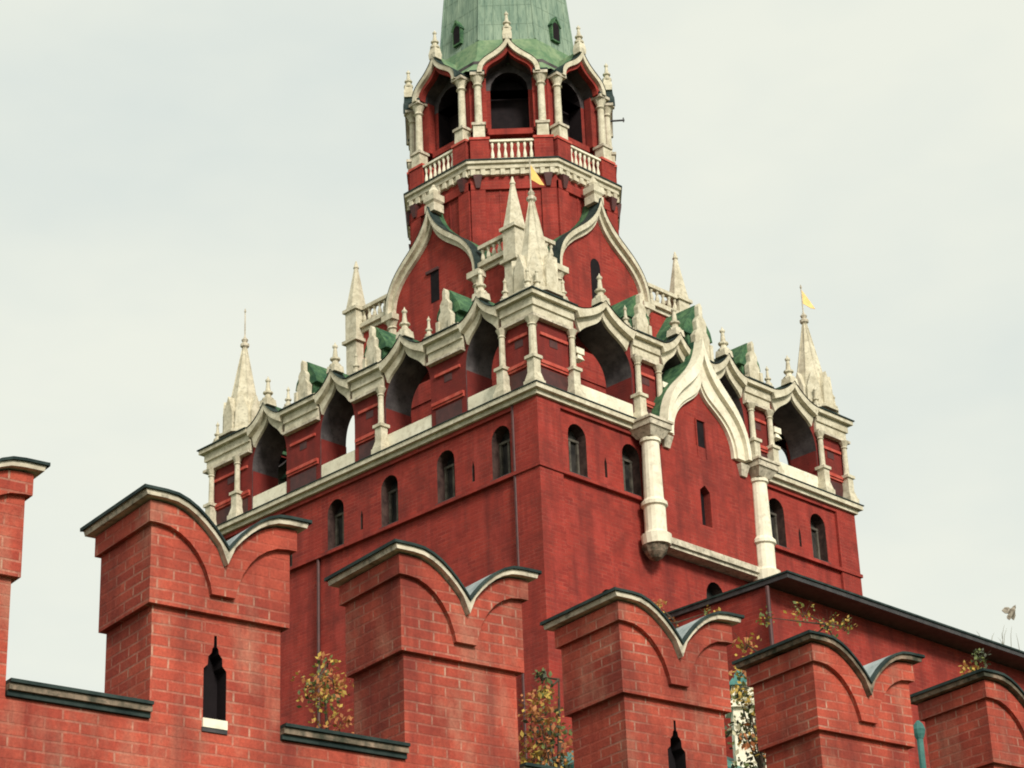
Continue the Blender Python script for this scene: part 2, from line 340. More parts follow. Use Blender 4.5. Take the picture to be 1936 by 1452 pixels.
# ---- cornice under the arcade
mb = MB()
def slab(z0, z1, d, i):
    mb.hexa([(-HX - d, -HY - d, z0), (HX + d, -HY - d, z0), (HX + d, HY + d, z0), (-HX - d, HY + d, z0)], [(-HX - d, -HY - d, z1), (HX + d, -HY - d, z1), (HX + d, HY + d, z1), (-HX - d, HY + d, z1)], i)
slab(38.62, 38.8, .12, 1); slab(38.8, 38.98, .25, 0); slab(38.98, 39.17, .42, 0); slab(39.17, 39.21, .46, 2)
for sgn in (-1, 1): mb.box(FR, CB + sgn * 3.25 - .35, CB + sgn * 3.25 + .35, 39.0, 39.18, .2, .7, 0)
mb.build('cornice', ['stone', 'tower_brick', 'sheet'], tower)

# ---- open arcade (gallery)
BAYS = {'L': [(-5.93, 1.15), (-1.5, 1.08), (2.83, 1.36), (7.3, 1.08)],
        'R': [(-5.75, 1.7), (-1.3, 1.15), (1.75, 1.1), (6.05, 1.55)]}
BAYS['B'] = [(-6.5, 1.5), (-2.3, 1.2), (2.3, 1.2), (6.7, 1.1)]; BAYS['W'] = [(-6.3, 1.15), (-2.1, 1.2), (2.1, 1.2), (6.3, 1.15)]
ZS, ZH = 41.15, 2.25
gw = MB(); TH = 1.4
for k, F, h_ in FACES:
    ops = [(c, 39.2, ogee(hw, ZS, ZH, (.6, .62))) for c, hw in BAYS[k]]
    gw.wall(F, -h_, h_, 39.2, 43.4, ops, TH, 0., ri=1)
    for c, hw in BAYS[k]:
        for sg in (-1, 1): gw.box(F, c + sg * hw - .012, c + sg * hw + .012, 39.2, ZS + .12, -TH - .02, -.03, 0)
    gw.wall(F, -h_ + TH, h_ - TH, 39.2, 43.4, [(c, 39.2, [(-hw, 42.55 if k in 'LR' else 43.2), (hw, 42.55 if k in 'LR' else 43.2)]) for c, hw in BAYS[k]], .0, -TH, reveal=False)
gal = gw.build('arcade', ['shaded_arcade_brick', 'plaster'], tower, origin=(0, 0, 39.2))
mb = MB(); mb.hexa([(-HX, -HY, 39.0), (HX, -HY, 39.0), (HX, HY, 39.0), (-HX, HY, 39.0)], [(-HX, -HY, 39.22), (HX, -HY, 39.22), (HX, HY, 39.22), (-HX, HY, 39.22)]); mb.build('terrace_floor', 'coping', gal)
def square_rings(mb, prof, i=None):
    vs = []
    for d_, z in prof: vs += [(-HX - d_, -HY - d_, z), (HX + d_, -HY - d_, z), (HX + d_, HY + d_, z), (-HX - d_, HY + d_, z)]
    mb.add(vs, [(4 * a + k, 4 * a + (k + 1) % 4, 4 * a + 4 + (k + 1) % 4, 4 * a + 4 + k) for a in range(len(prof) - 1) for k in range(4)], i)
mb = MB(); square_rings(mb, [(-.06, 43.415), (-.7, 43.5), (-1.5, 43.45), (-1.5, 43.3), (-.06, 43.405)]); mb.build('roof', 'green', gal)
mb = MB(); HU = frame(0, 0, -6.6, -6.3); mb.taper(HU, 0, 1.0, 1.0, 39.22, 41.6, 0, 0); mb.taper(HU, 0, 1.2, .12, 41.6, 43.7, 0, 1); mb.build('stair_head', ['tower_brick', 'green'], gal)
def front_curves(hw):
    pts = ogee(hw, ZS, ZH, (.6, .62), n=14)
    zc = 42.27; kept = []
    for p, q in zip(pts[:-1], pts[1:]):
        if p[1] >= zc: kept.append(p)
        elif q[1] >= zc:
            t_ = (zc - p[1]) / (q[1] - p[1]); kept.append((p[0] + t_ * (q[0] - p[0]), zc))
        if p[1] >= zc > q[1]:
            t_ = (p[1] - zc) / (p[1] - q[1]); kept.append((p[0] + t_ * (q[0] - p[0]), zc))
    x0 = abs(kept[0][0])
    def zo(x):
        u = 1 - min(1, abs(x) / x0); return 43.15 + .80 * u ** 1.9
    outer = [(p[0] / x0 * (hw + .02), zo(p[0])) for p in kept]
    mid = [(a[0] * .45 + b_[0] * .55, a[1] * .45 + b_[1] * .55) for a, b_ in zip(kept, outer)]
    return kept, mid, outer
for k, F, h_ in FACES:
    edges = [-h_] + [e_ for c, hw in BAYS[k] for e_ in (c - hw, c + hw)] + [h_]
    for j in range(0, len(edges), 2):
        a, b_ = edges[j], edges[j + 1]
        xa = .0; xb = .0
        first, last = j == 0, j == len(edges) - 2; ent = MB(); A_ = k in 'LB'
        for z0, z1, dd, mi in ((42.1, 42.22, .24, 1), (42.22, 42.62, .12, 0), (42.62, 42.98, .2, 0), (42.98, 43.16, .38, 0), (43.16, 43.21, .44, 2)):
            ent.box(F, a + ((-dd if A_ else .3) if first else 0), b_ + ((dd if A_ else -.3) if last else 0), z0, z1, -.3, dd, mi)
        ent.build('entablature', ['stone', 'coping', 'sheet'], gal, origin=F((a + b_) / 2, 42.6, 0))
    for c, hw in BAYS[k]:
        inn, mid, outp = front_curves(hw)
        mb = MB(); mb.i = 0
        mb.band(F, off(inn, c), off(mid, c), .004, .13); mb.band(F, off(mid, c), off(outp, c), .004, .36)
        mb.sheet(F, off([(p[0], p[1] + .03) for p in outp], c), -.3, .40, 1)
        o_ = mb.build('ogee_arch', ['stone', 'sheet'], gal, origin=F(c, 42.3, 0))
        mb = MB(); mb.sheet(F, off([(p[0] * .95, p[1] + .045) for p in outp if p[1] > 43.4], c), -1.25, -.25)
        mb.build('arch_roof', 'green', gal, origin=F(c, 43.3, -.6))
        mb = MB(); mb.taper(F, c, .27, .24, 43.85, 44.15, .1)
        finial(mb, F(c, 44.1, .1), 1.2, .26); mb.build('finial', 'stone', gal, origin=F(c, 43.9, .1))
        mb = MB(); mb.box(F, c - hw + .02, c + hw - .02, 39.22, 40.02, -.35, -.03); mb.box(F, c - hw + .02, c + hw - .02, 40.02, 40.07, -.38, -.04)
        mb.build('parapet_panel', 'white', gal, origin=F(c, 39.3, -.1))
    # piers: dark flat panels, a dark plate as niche shade, a red string and a pale lintel on each
    for j in range(0, len(edges), 2):
        a, b_ = edges[j] + .12, edges[j + 1] - .12
        if b_ - a < .5: continue
        mb = MB()
        n_ = 1 if b_ - a < 2.3 else 1
        mb.box(F, a, b_, 40.28, 40.42, -.1, .12); mb.box(F, a, b_, 40.18, 40.28, -.1, .07)
        mb.build('pier_moulding', 'red_trim', gal, origin=F((a + b_) / 2, 40.4, 0))
        mb = MB(); mb.box(F, a + .18, b_ - .18, 41.5, 41.62, -.1, .08); mb.build('pier_lintel', 'red_trim', gal, origin=F((a + b_) / 2, 41.5, 0))
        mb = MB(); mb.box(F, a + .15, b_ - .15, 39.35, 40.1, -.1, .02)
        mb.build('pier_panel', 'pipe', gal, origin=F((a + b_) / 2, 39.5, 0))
        mb = MB(); mb.box(F, (a + b_) / 2 - .22, (a + b_) / 2 + .22, 41.15, 41.45, -.1, .015); mb.build('niche_shade_plate', 'pipe', gal, origin=F((a + b_) / 2, 41.3, 0))
def gcol(F, c, d=.16, r=.125):
    mb = MB()
    mb.taper(F, c, .30, .30, 39.2, 39.42, d); mb.taper(F, c, .27, .19, 39.42, 39.75, d); mb.taper(F, c, .18, .18, 39.75, 40.35, d); mb.taper(F, c, .25, .25, 40.35, 40.48, d)
    mb.lathe(F(c, 0, d), [(.18, 40.48), (r, 40.6), (r * .9, 41.75), (r * 1.3, 41.8), (r * .95, 41.86), (r * 1.9, 42.1)], 10)
    mb.build('column', 'stone', gal, origin=F(c, 39.2, d))
for c in (8.42, -7.9, 1.38, -9.7): gcol(FL, c)
gcol(FL, HX - .02, .05, .16)
for c in (-7.62, -4.0 + .15, -2.6, 4.35, 3.15, 7.75, 9.4): gcol(FR, c)
for c in (-8.6, 8.6): gcol(FB, c); gcol(FW, c)
# iron brackets/lamps seen on the right hand arcade
for c in (-7.2, -2.2, 4.8):
    mb = MB(); mb.box(FR, c - .22, c + .22, 41.25, 41.5, -.1, .2); mb.taper(FR, c, .18, .08, 41.0, 41.25, .05); mb.build('arch_bracket', 'white', gal, origin=FR(c, 41.3, 0))
# ---- gablets between the keel arches
def gablet(F, s, d, z, sc=1., depth=1.75):
    out_ = [(.47, 0), (.45, .42), (.33, .55), (.36, .9), (.30, 1.02), (.22, 1.12), (.25, 1.42), (.17, 1.56), (.09, 1.64), (.09, 2.0), (0, 2.12)]
    pts = [(-x * sc, z + y * sc) for x, y in out_[:-1]] + [(x * sc, z + y * sc) for x, y in reversed(out_)]
    mb = MB(); mb.prism(F, off(pts, s), d - .25, d)
    for sg in (-1, 1): mb.box(F, s + sg * .36 * sc - .08, s + sg * .36 * sc + .08, z, z + .7 * sc, d - .05, d + .08)
    gb = mb.build('gablet', 'stone', gal, origin=F(s, z, d))
    mb = MB()
    mb.prism(F, [(s - .5 * sc, z), (s + .5 * sc, z), (s + .5 * sc, z + .5 * sc), (s - .5 * sc, z + .5 * sc)], d - depth, d - .26)
    for sg in (-1, 1): mb.box(F, s + sg * .55 * sc - .1, s + sg * .55 * sc + .13, z, z + .95 * sc, d - depth + .1, d - depth + .4)
    mb.build('side_wall', 'stone', gb)
    mb = MB(); mb.prism(F, [(s - .7 * sc, z + .98 * sc), (s + .7 * sc, z + .98 * sc), (s + .62 * sc, z + 1.3 * sc), (s + .1, z + 2.08 * sc), (s - .1, z + 2.08 * sc), (s - .62 * sc, z + 1.3 * sc)], d - depth, d - .22)
    mb.prism(F, [(s - .46 * sc, z + .5 * sc), (s + .46 * sc, z + .5 * sc), (s + .46 * sc, z + .98 * sc), (s - .46 * sc, z + .98 * sc)], d - depth + .1, d - .3)
    mb.build('gablet_roof', 'green', gb)
for s in (5.1, .65, -3.75): gablet(FL, s, .02, 43.18)
for s in (-3.2, 3.8): gablet(FR, s, .02, 43.18)
gablet(FR, .35, .15, 43.18, 1.3, 1.8)
for s in (-4.6, 0, 4.6): gablet(FB, s, .02, 43.18)
for s in (-4.2, 0, 4.2): gablet(FW, s, .02, 43.18)
for F, s in ((FL, 4.1), (FL, -.35), (FL, -4.75), (FL, 8.5), (FL, -9.6), (FL, 9.75), (FR, -7.75), (FR, 9.3), (FR, -4.15), (FR, 4.75), (FR, -9.2), (FR, 8.0)):
    mb = MB(); mb.taper(F, s, .17, .15, 43.18, 43.5, -.05); finial(mb, F(s, 43.5, -.05), .95, .17); mb.build('pinnacle', 'stone', gal, origin=F(s, 43.2, -.05))

# ---- corner spires over the arcade
def spire(x, y, flag):
    mb = MB(); P = (x, y, 0)
    mb.lathe(P, [(1.15, 43.5), (1.15, 43.62), (1.0, 43.7)], 8, R_(22.5))
    mb.lathe(P, [(.92, 43.6), (.80, 44.4), (.10, 47.9), (.09, 48.05)], 8, R_(22.5))
    for k in range(8):
        F = frame(45 * k, .80, x, y)
        mb.prism(F, [(-.3, 43.7), (.3, 43.7), (.27, 44.6), (0, 45.35), (-.27, 44.6)], -.25, .10)
        a = R_(22.5 + 45 * k); mb.tube((x + .84 * math.cos(a), y + .84 * math.sin(a), 44.), (x + .1 * math.cos(a), y + .1 * math.sin(a), 48.), .05, .02, 5)
    sp = mb.build('spire', 'stone', tower, origin=(x, y, 43.3))
    mb = MB(); mb.lathe(P, [(.08, 47.95), (.2, 48.05), (.2, 48.17), (.1, 48.25), (.16, 48.38), (.06, 48.5), (.03, 48.6), (.025, 49.75), (.05, 49.8), (.02, 49.95)], 8)
    mb.build('spire_rod', 'coping', sp)
    if flag:
        F = frame(-45, 0, x, y); mb = MB()
        mb.prism(F, [(.03, 49.0), (.03, 49.68), (.16, 49.45), (.34, 49.12), (.55, 48.72), (.36, 48.76), (.18, 48.9)], -.015, .015); mb.build('flag', 'gold', sp)
spire(9.13, -8.45, True); spire(-8.76, -8.72, False); spire(9.2, 8.72, True); spire(-8.8, 8.7, False)

# ---- inner quadrangle with big keel gables
QX, QY = 5.15, 5.15
mb = MB()
QF = [frame(-90, QY), frame(0, QX), frame(90, QY), frame(180, QX)]
mb.hexa([(-QX, -QY, 39.1), (QX, -QY, 39.1), (QX, QY, 39.1), (-QX, QY, 39.1)], [(-QX, -QY, 48.5), (QX, -QY, 48.5), (QX, QY, 48.5), (-QX, QY, 48.5)])
inner = mb.build('inner_storey', 'tower_brick', tower, origin=(0, 0, 43.5))
for k, F in enumerate(QF):
    gc = [.0, -.3, 0, 0][k]; hw = 2.85
    inn = off(ogee(hw - .3, 48.35, 3.55, (.5, .56)), gc); outp = off(ogee(hw + .02, 48.35, 4.3, (.5, .56)), gc)
    mb = MB(); mb.prism(F, inn, -1.0, .06)
    mb.box(F, gc - hw + .3, gc + hw - .3, 43.6, 48.35, -.2, .06)
    gb = mb.build('keel_gable', 'tower_brick', inner, origin=F(gc, 48.3, 0))
    mid = [(a[0] * .5 + b_[0] * .5, a[1] * .5 + b_[1] * .5) for a, b_ in zip(inn, outp)]
    mb = MB(); mb.band(F, inn, mid, -.9, .22); mb.band(F, mid, outp, -.9, .42)
    mb.build('gable_coping', 'stone', gb)
    mb = MB(); mb.sheet(F, [(p[0], p[1] + .03) for p in outp], -1.6, .40); mb.sheet(F, [(p[0] * 1., p[1] + .034) for p in outp], -.2, .44, 1); mb.build('gable_roof', ['green', 'sheet'], gb)
    mb = MB(); mb.taper(F, gc, .3, .3, 52.45, 52.85, .0); mb.taper(F, gc, .2, .33, 52.85, 53.0, .0); mb.taper(F, gc, .33, .33, 53.0, 53.3, .0); mb.lathe(F(gc, 53.3, 0), [(.25, 0), (.3, .2), (.18, .35), (.05, .6)], 8)
    mb.build('gable_finial', 'stone', gb)
    mb = MB()
    if k == 0:
        mb.box(F, gc - .26, gc + .26, 48.1, 49.55, .0, .075); mb.i = 1; mb.box(F, gc - .5, gc + .3, 49.55, 49.68, .0, .16)
    else:
        mb.prism(F, off([(-.3, 47.5), (.3, 47.5)] + arch(.3, 49.3, .4)[::-1], gc - .25), .0, .075); mb.i = 1; mb.box(F, gc - .6, gc + .1, 47.4, 47.5, 0, .16)
    mb.build('gable_window', ['dark', 'pipe'], gb)
    for sg in (-1, 1):
        mb = MB(); c = gc + sg * (hw - .12)
        mb.taper(F, c, .3, .3, 45.6, 45.95, .1); mb.lathe(F(c, 0, .1), [(.22, 45.95), (.2, 47.7), (.28, 47.75), (.2, 47.85), (.33, 48.1)], 10); mb.taper(F, c, .36, .36, 48.1, 48.38, .1)
        mb.build('column', 'stone', inner, origin=F(c, 45.6, .1))
        e0, e1 = gc + sg * (hw - .05), sg * 4.85
        a, b_ = min(e0, e1), max(e0, e1)
        mb = MB(); mb.box(F, a, b_, 48.36, 48.55, -.3, .1); mb.box(F, a, b_, 48.55, 48.75, -.3, .25)
        mb.build('cornice', 'stone', inner, origin=F((a + b_) / 2, 48.5, 0))
        mb = MB(); mb.box(F, a, b_, 49.45, 49.62, -.12, .16); mb.box(F, a, b_, 48.76, 48.85, -.12, .14)
        nb = 6
        for j in range(nb):
            x = a + (b_ - a) * (j + .5) / nb
            mb.lathe(F(x, 48.85, .02), [(.05, 0), (.1, .12), (.09, .24), (.045, .4), (.09, .52), (.06, .6)], 8)
        mb.build('balustrade', 'stone', inner, origin=F((a + b_) / 2, 48.8, 0))
for x, y in ((5.02, -5.28), (-5.14, -5.24), (4.97, 5.16), (-5.1, 5.1)):
    F = frame(0, 0, x, y); mb = MB()
    mb.taper(F, 0, .34, .34, 45.0, 47.9, 0); mb.taper(F, 0, .48, .48, 47.9, 48.05, 0); mb.taper(F, 0, .36, .36, 48.05, 49.45, 0); mb.taper(F, 0, .46, .46, 49.45, 49.6, 0)
    mb.lathe((x, y, 0), [(.5, 49.6), (.42, 50.0), (.1, 51.7), (.14, 51.75), (.1, 51.85), (.03, 52.1)], 8, R_(22.5)); mb.build('corner_pinnacle', 'stone', inner, origin=(x, y, 45))

# ---- octagonal drum and belfry
C8 = math.cos(R_(22.5)); OC = Vector((-.08, -.08, 0)); KA = .94; T8 = math.tan(R_(22.5))
def oct_prof(prof): return [(a * KA / C8, z) for a, z in prof]
OF = lambda k, ap: frame(-45 + 45 * k, ap * KA, OC.x, OC.y)
mb = MB(); mb.lathe(OC, oct_prof([(4.85, 46), (4.85, 53.75)]), 8, R_(22.5))
for k in range(8):
    F = OF(k, 4.85)
    for sg in (-1, 1): mb.box(F, sg * 1.55 - .32, sg * 1.55 + .32, 46, 53.4, -.2, .11)
    mb.box(F, -1.87, 1.87, 53.0, 53.42, -.2, .13)
    for sg in (-.58, .58): mb.box(F, sg - .04, sg + .04, 48, 53.0, -.1, .03)
drum = mb.build('drum', 'tower_brick', tower, origin=OC + Vector((0, 0, 50)))
mb = MB()
mb.lathe(OC, oct_prof([(4.9, 53.72), (4.98, 53.76), (4.98, 53.98), (5.08, 54.0), (5.08, 54.18), (5.2, 54.22), (5.2, 54.36)]), 8, R_(22.5), 0)
mb.lathe(OC, oct_prof([(5.25, 54.36), (5.25, 54.42), (4.9, 54.44)]), 8, R_(22.5), 1)
for k in range(8):
    F = OF(k, 4.98)
    for j in range(9):
        x = -1.75 + 3.5 * j / 8; mb.box(F, x - .10, x + .10, 53.68, 53.97, -.2, .1, 0)
    for x in (-1.55, 1.55): mb.taper(F, x, .09, .2, 53.05, 53.66, -.0, 2)
mb.build('cornice', ['stone', 'sheet', 'pipe'], drum)
bel = MB(); WA = 4.0
for k in range(8):
    F = OF(k, WA); hs = WA * KA * T8
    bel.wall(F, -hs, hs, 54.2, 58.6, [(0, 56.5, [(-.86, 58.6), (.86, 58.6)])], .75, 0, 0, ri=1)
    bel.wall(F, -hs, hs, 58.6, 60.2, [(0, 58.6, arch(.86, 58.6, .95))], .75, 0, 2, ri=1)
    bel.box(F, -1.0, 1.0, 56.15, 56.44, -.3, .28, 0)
belfry = bel.build('belfry', ['tower_brick', 'unlit', 'plaster'], tower, origin=OC + Vector((0, 0, 54.2)))
mb = MB(); mb.lathe(OC, oct_prof([(3.15, 54.45), (3.15, 60.1)]), 8, R_(22.5)); mb.build('bell_chamber', 'unlit', belfry)
for k in range(8):
    F = OF(k, 4.92)
    mb = MB(); mb.box(F, -.98, .98, 55.4, 55.5, -.14, .08); mb.box(F, -.98, .98, 54.45, 54.56, -.14, .08)
    for j in range(7):
        x = -.86 + 1.72 * j / 6
        mb.lathe(F(x, 54.56, -.03), [(.05, 0), (.085, .14), (.075, .27), (.033, .5), (.07, .68), (.05, .84)], 8)
    mb.build('balustrade', 'white', belfry, origin=F(0, 54.3, 0))
    for sg in (-1, 1):
        c = sg * 1.42
        mb = MB(); mb.box(F, c - .42, c + .42, 54.28, 55.5, -.75, .10); mb.box(F, c - .38, c + .38, 56.4, 59.0, -.8, -.42)
        pd = mb.build('pedestal', 'tower_brick', belfry, origin=F(c, 54.3, 0))
        mb = MB(); mb.box(F, c - .46, c + .46, 55.5, 55.62, -.75, .15); mb.build('pedestal_cap', 'red_trim', pd)
        mb = MB(); mb.taper(F, c, .27, .25, 55.62, 56.25, -.16); mb.taper(F, c, .32, .32, 56.25, 56.38, -.16, 1)
        mb.lathe(F(c, 0, -.16), [(.24, 56.38), (.175, 56.52), (.155, 58.35), (.24, 58.42), (.17, 58.52), (.19, 58.6), (.3, 58.86)], 12); mb.taper(F, c, .32, .32, 58.86, 59.0, -.16, 1)
        mb.build('column', ['stone', 'coping'], belfry, origin=F(c, 55.6, -.1))
        mb = MB(); mb.box(F, c - .34, c + .34, 59.0, 59.1, -.8, .16); mb.build('impost', 'sheet', belfry, origin=F(c, 59, -.1))
    mb = MB()
    inn = ogee(1.02, 58.95, 1.2, (.55, .52)); outp = ogee(1.42, 58.95, 1.9, (.55, .5)); mid2 = [(a[0] * .55 + b_[0] * .45, a[1] * .55 + b_[1] * .45) for a, b_ in zip(inn, outp)]
    mb.band(F, mid2, outp, -.5, .24, 0); mb.band(F, inn, mid2, -.22, .06, 1)
    mb.sheet(F, [(p[0], p[1] + .03) for p in outp], -.4, .27, 2)
    og = mb.build('ogee_gable', ['stone', 'tower_brick', 'sheet'], belfry, origin=F(0, 59, 0))
    mb = MB(); up_ = [(p[0] * .98, p[1] + .05) for p in outp]; mb.sheet(F, up_, -.9, -.3); mb.sheet(F, [p for p in up_ if p[1] > 59.95], -1.7, -.89)
    mb.build('gable_roof', 'skirt', og)
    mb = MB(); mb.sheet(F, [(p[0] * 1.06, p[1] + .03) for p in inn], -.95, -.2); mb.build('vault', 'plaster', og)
    mb = MB(); mb.taper(F, 0, .2, .22, 60.65, 60.9, .05); mb.taper(F, 0, .22, .15, 60.9, 61.3, .05); finial(mb, F(0, 61.25, .05), 1.0, .22); mb.build('finial', 'stone', og)
mb = MB()
p = Vector((.7071, .7071, 0)) ; q0 = OC + Vector((.3, -.3, 0))
mb.tube(q0 + p * 4.3 + Vector((0, 0, 58.78)), q0 + p * 5.35 + Vector((0, 0, 58.82)), .05, .05, 6); mb.tube(q0 + p * 5.3 + Vector((0, 0, 58.72)), q0 + p * 5.3 + Vector((0, 0, 58.95)), .03, .03, 6)
mb.build('iron_bracket', 'iron', belfry)
# ---- tent roof
mb = MB()
mb.lathe(OC, oct_prof([(4.02, 60.0), (3.66, 60.6), (3.36, 61.7)]), 8, R_(22.5), 1)
for k in range(8):       # valleys running down between the keel gables to the column heads
    F = OF(k, 0); hs = 4.02 * KA * T8; he = 4.9 * KA * T8
    for sg in (-1, 1): mb.add([F(sg * hs, 60.01, 4.02 * KA), F(sg * he, 59.12, 4.95 * KA), F(sg * 1.25, 59.16, 4.9 * KA), F(sg * .85, 60.01, 4.02 * KA)], [(0, 1, 2, 3)], 1)
mb.lathe(OC, oct_prof([(3.36, 61.6), (2.94, 66.1), (.25, 92)]), 8, R_(22.5), 0)
tent = mb.build('tent_roof', ['tent', 'skirt'], tower, origin=OC + Vector((0, 0, 59)))
def ta(z): return 3.36 - (z - 61.6) * .0933
mb = MB()
for k in range(8):
    a = R_(-45 + 22.5 + 45 * k)
    pts = [(ta(z) * KA / C8, z) for z in (61.7, 66.1, 78)]
    for (r0, z0), (r1, z1) in zip(pts[:-1], pts[1:]): mb.tube(OC + Vector((r0 * math.cos(a), r0 * math.sin(a), z0)), OC + Vector((r1 * math.cos(a), r1 * math.sin(a), z1)), .05, .05, 6)
    F = OF(k, 0)
    for x in (-1.0, -.6, -.2, .2, .6, 1.0): mb.tube(F(x, 61.75, ta(61.75) * KA), F(x * .87, 66.1, ta(66.1) * KA), .025, .025, 4)
    for j, z in enumerate((62.6, 63.7, 64.8, 65.9)): mb.tube(F(-1.25 + .02 * j, z, ta(z) * KA), F(1.25 - .02 * j, z, ta(z) * KA), .014, .014, 4)
mb.build('roof_seam', 'tent', tent)
for k in (1, 3, 5, 7):
    F = OF(k, ta(62.6))
    mb = MB(); mb.prism(F, [(-.27, 62.05), (.27, 62.05)] + arch(.27, 62.85, .35)[::-1], -.3, .2); mb.prism(F, [(-.33, 62.87), (-.28, 62.83), (0, 63.26), (.28, 62.83), (.33, 62.87), (0, 63.4)], -.5, .26)
    lu = mb.build('lucarne', 'green', tent, origin=F(0, 62.2, 0))
    mb = MB(); mb.prism(F, [(-.2, 62.13), (.2, 62.13)] + arch(.2, 62.8, .27)[::-1], .1, .212); mb.build('opening', 'dark', lu)

# ================================================================== LOW WING beside the tower
wing = thing('low_wing', (13, 15, 0), 'low red brick wing with dark overhanging eave in front of the tower', 'building')
mb = MB(); X1, Y0 = 15.9, -4.1
mb.hexa([(10.01, Y0, 0), (X1, Y0, 0), (X1, 45, 0), (10.01, 45, 0)], [(10.01, Y0, 30.75), (X1, Y0, 30.75), (X1, 45, 30.75), (10.01, 45, 30.75)])
mb.build('wall', 'tower_brick', wing)
mb = MB(); mb.hexa([(10.02, Y0 - .15, 30.76), (17, Y0 - .15, 30.76), (17, 45.1, 30.76), (10.02, 45.1, 30.76)], [(10.02, Y0 - .15, 30.93), (17, Y0 - .15, 30.93), (17, 45.1, 30.93), (10.02, 45.1, 30.93)], 0)
mb.hexa([(10.02, Y0 - .2, 30.93), (17.06, Y0 - .2, 30.93), (17.06, 45.1, 30.93), (10.02, 45.1, 30.93)], [(10.02, Y0 - .2, 31.0), (17.06, Y0 - .2, 31.0), (17.06, 45.1, 31.0), (10.02, 45.1, 31.0)], 1)
mb.build('roof', ['iron', 'sheet'], wing)
mb = MB(); mb.tube((X1 + .1, Y0 - .1, 20), (X1 + .1, Y0 - .1, 30.7), .085, .085); mb.build('drainpipe', 'pipe', wing)
gm = MB()
for k in range(60):
    y = random.uniform(8, 30); x = 17.0 + random.uniform(-.2, .02); h_ = random.uniform(.25, 1.0); dx, dy = random.uniform(-.15, .15), random.uniform(-.25, .25)
    gm.tube((x, y, 30.95), (x + dx * .4, y + dy * .4, 31 + h_ * .6), .012, .008, 4); gm.tube((x + dx * .4, y + dy * .4, 31 + h_ * .6), (x + dx, y + dy, 31 + h_), .008, .003, 4)
tag(gm.build('dry_grass', 'dry_grass'), 'thin dry grass stalks growing along the eave of the low wing', 'grass', kind='stuff')

# ================================================================== CRENELLATED WALL
WO = Vector((45.2015, -52.9294, 0)); WANG = 81.4812
we = Vector((math.cos(R_(WANG)), math.sin(R_(WANG)), 0)); wn = Vector((we.y, -we.x, 0))    # wn points out of the wall, to the viewer
def FWALL(s, z, d=0.): return WO + we * s + wn * d + Vector((0, 0, z))
SP, WID, DEP = 3.5603, 1.92, 1.3
wallth = thing('brick_wall', WO, 'weathered red brick fortress wall topped with swallowtail merlons', 'wall')
mb = MB(); mb.box(FWALL, -30, 42, 0, 9.74, -DEP, -.08); mb.box(FWALL, -30, 42, 0, 8.2, -4.5, -DEP + .01)
mb.build('wall', 'brick', wallth)
def half(pts): return pts
# swallowtail top: s from 0 to WID
def tail(off_, zoff):
    """curve along the top of the merlon: left horn, notch, right horn"""
    h = [(-off_, 12.50), (.10, 12.50), (.26, 12.485), (.40, 12.435), (.53, 12.36), (.65, 12.265), (.76, 12.16), (.86, 12.045), (WID / 2, 11.915)]
    l = [(x, z + zoff) for x, z in h]
    return l + [(WID - x, z) for x, z in reversed(l[:-1])]
def notch_shift(pts, dz, dn):
    n = len(pts); mdl = n // 2
    return [(p[0], p[1] + dz + (dn if i == mdl else 0)) for i, p in enumerate(pts)]
LOOP = [(-.155, 10.47), (-.15, 10.48), (-.10, 10.53), (-.095, 10.63), (-.05, 10.68), (-.04, 10.74), (-.022, 10.76), (-.018, 10.9), (.018, 10.9), (.022, 10.76), (.04, 10.74), (.05, 10.68), (.095, 10.63), (.10, 10.53), (.15, 10.48), (.155, 10.47)]
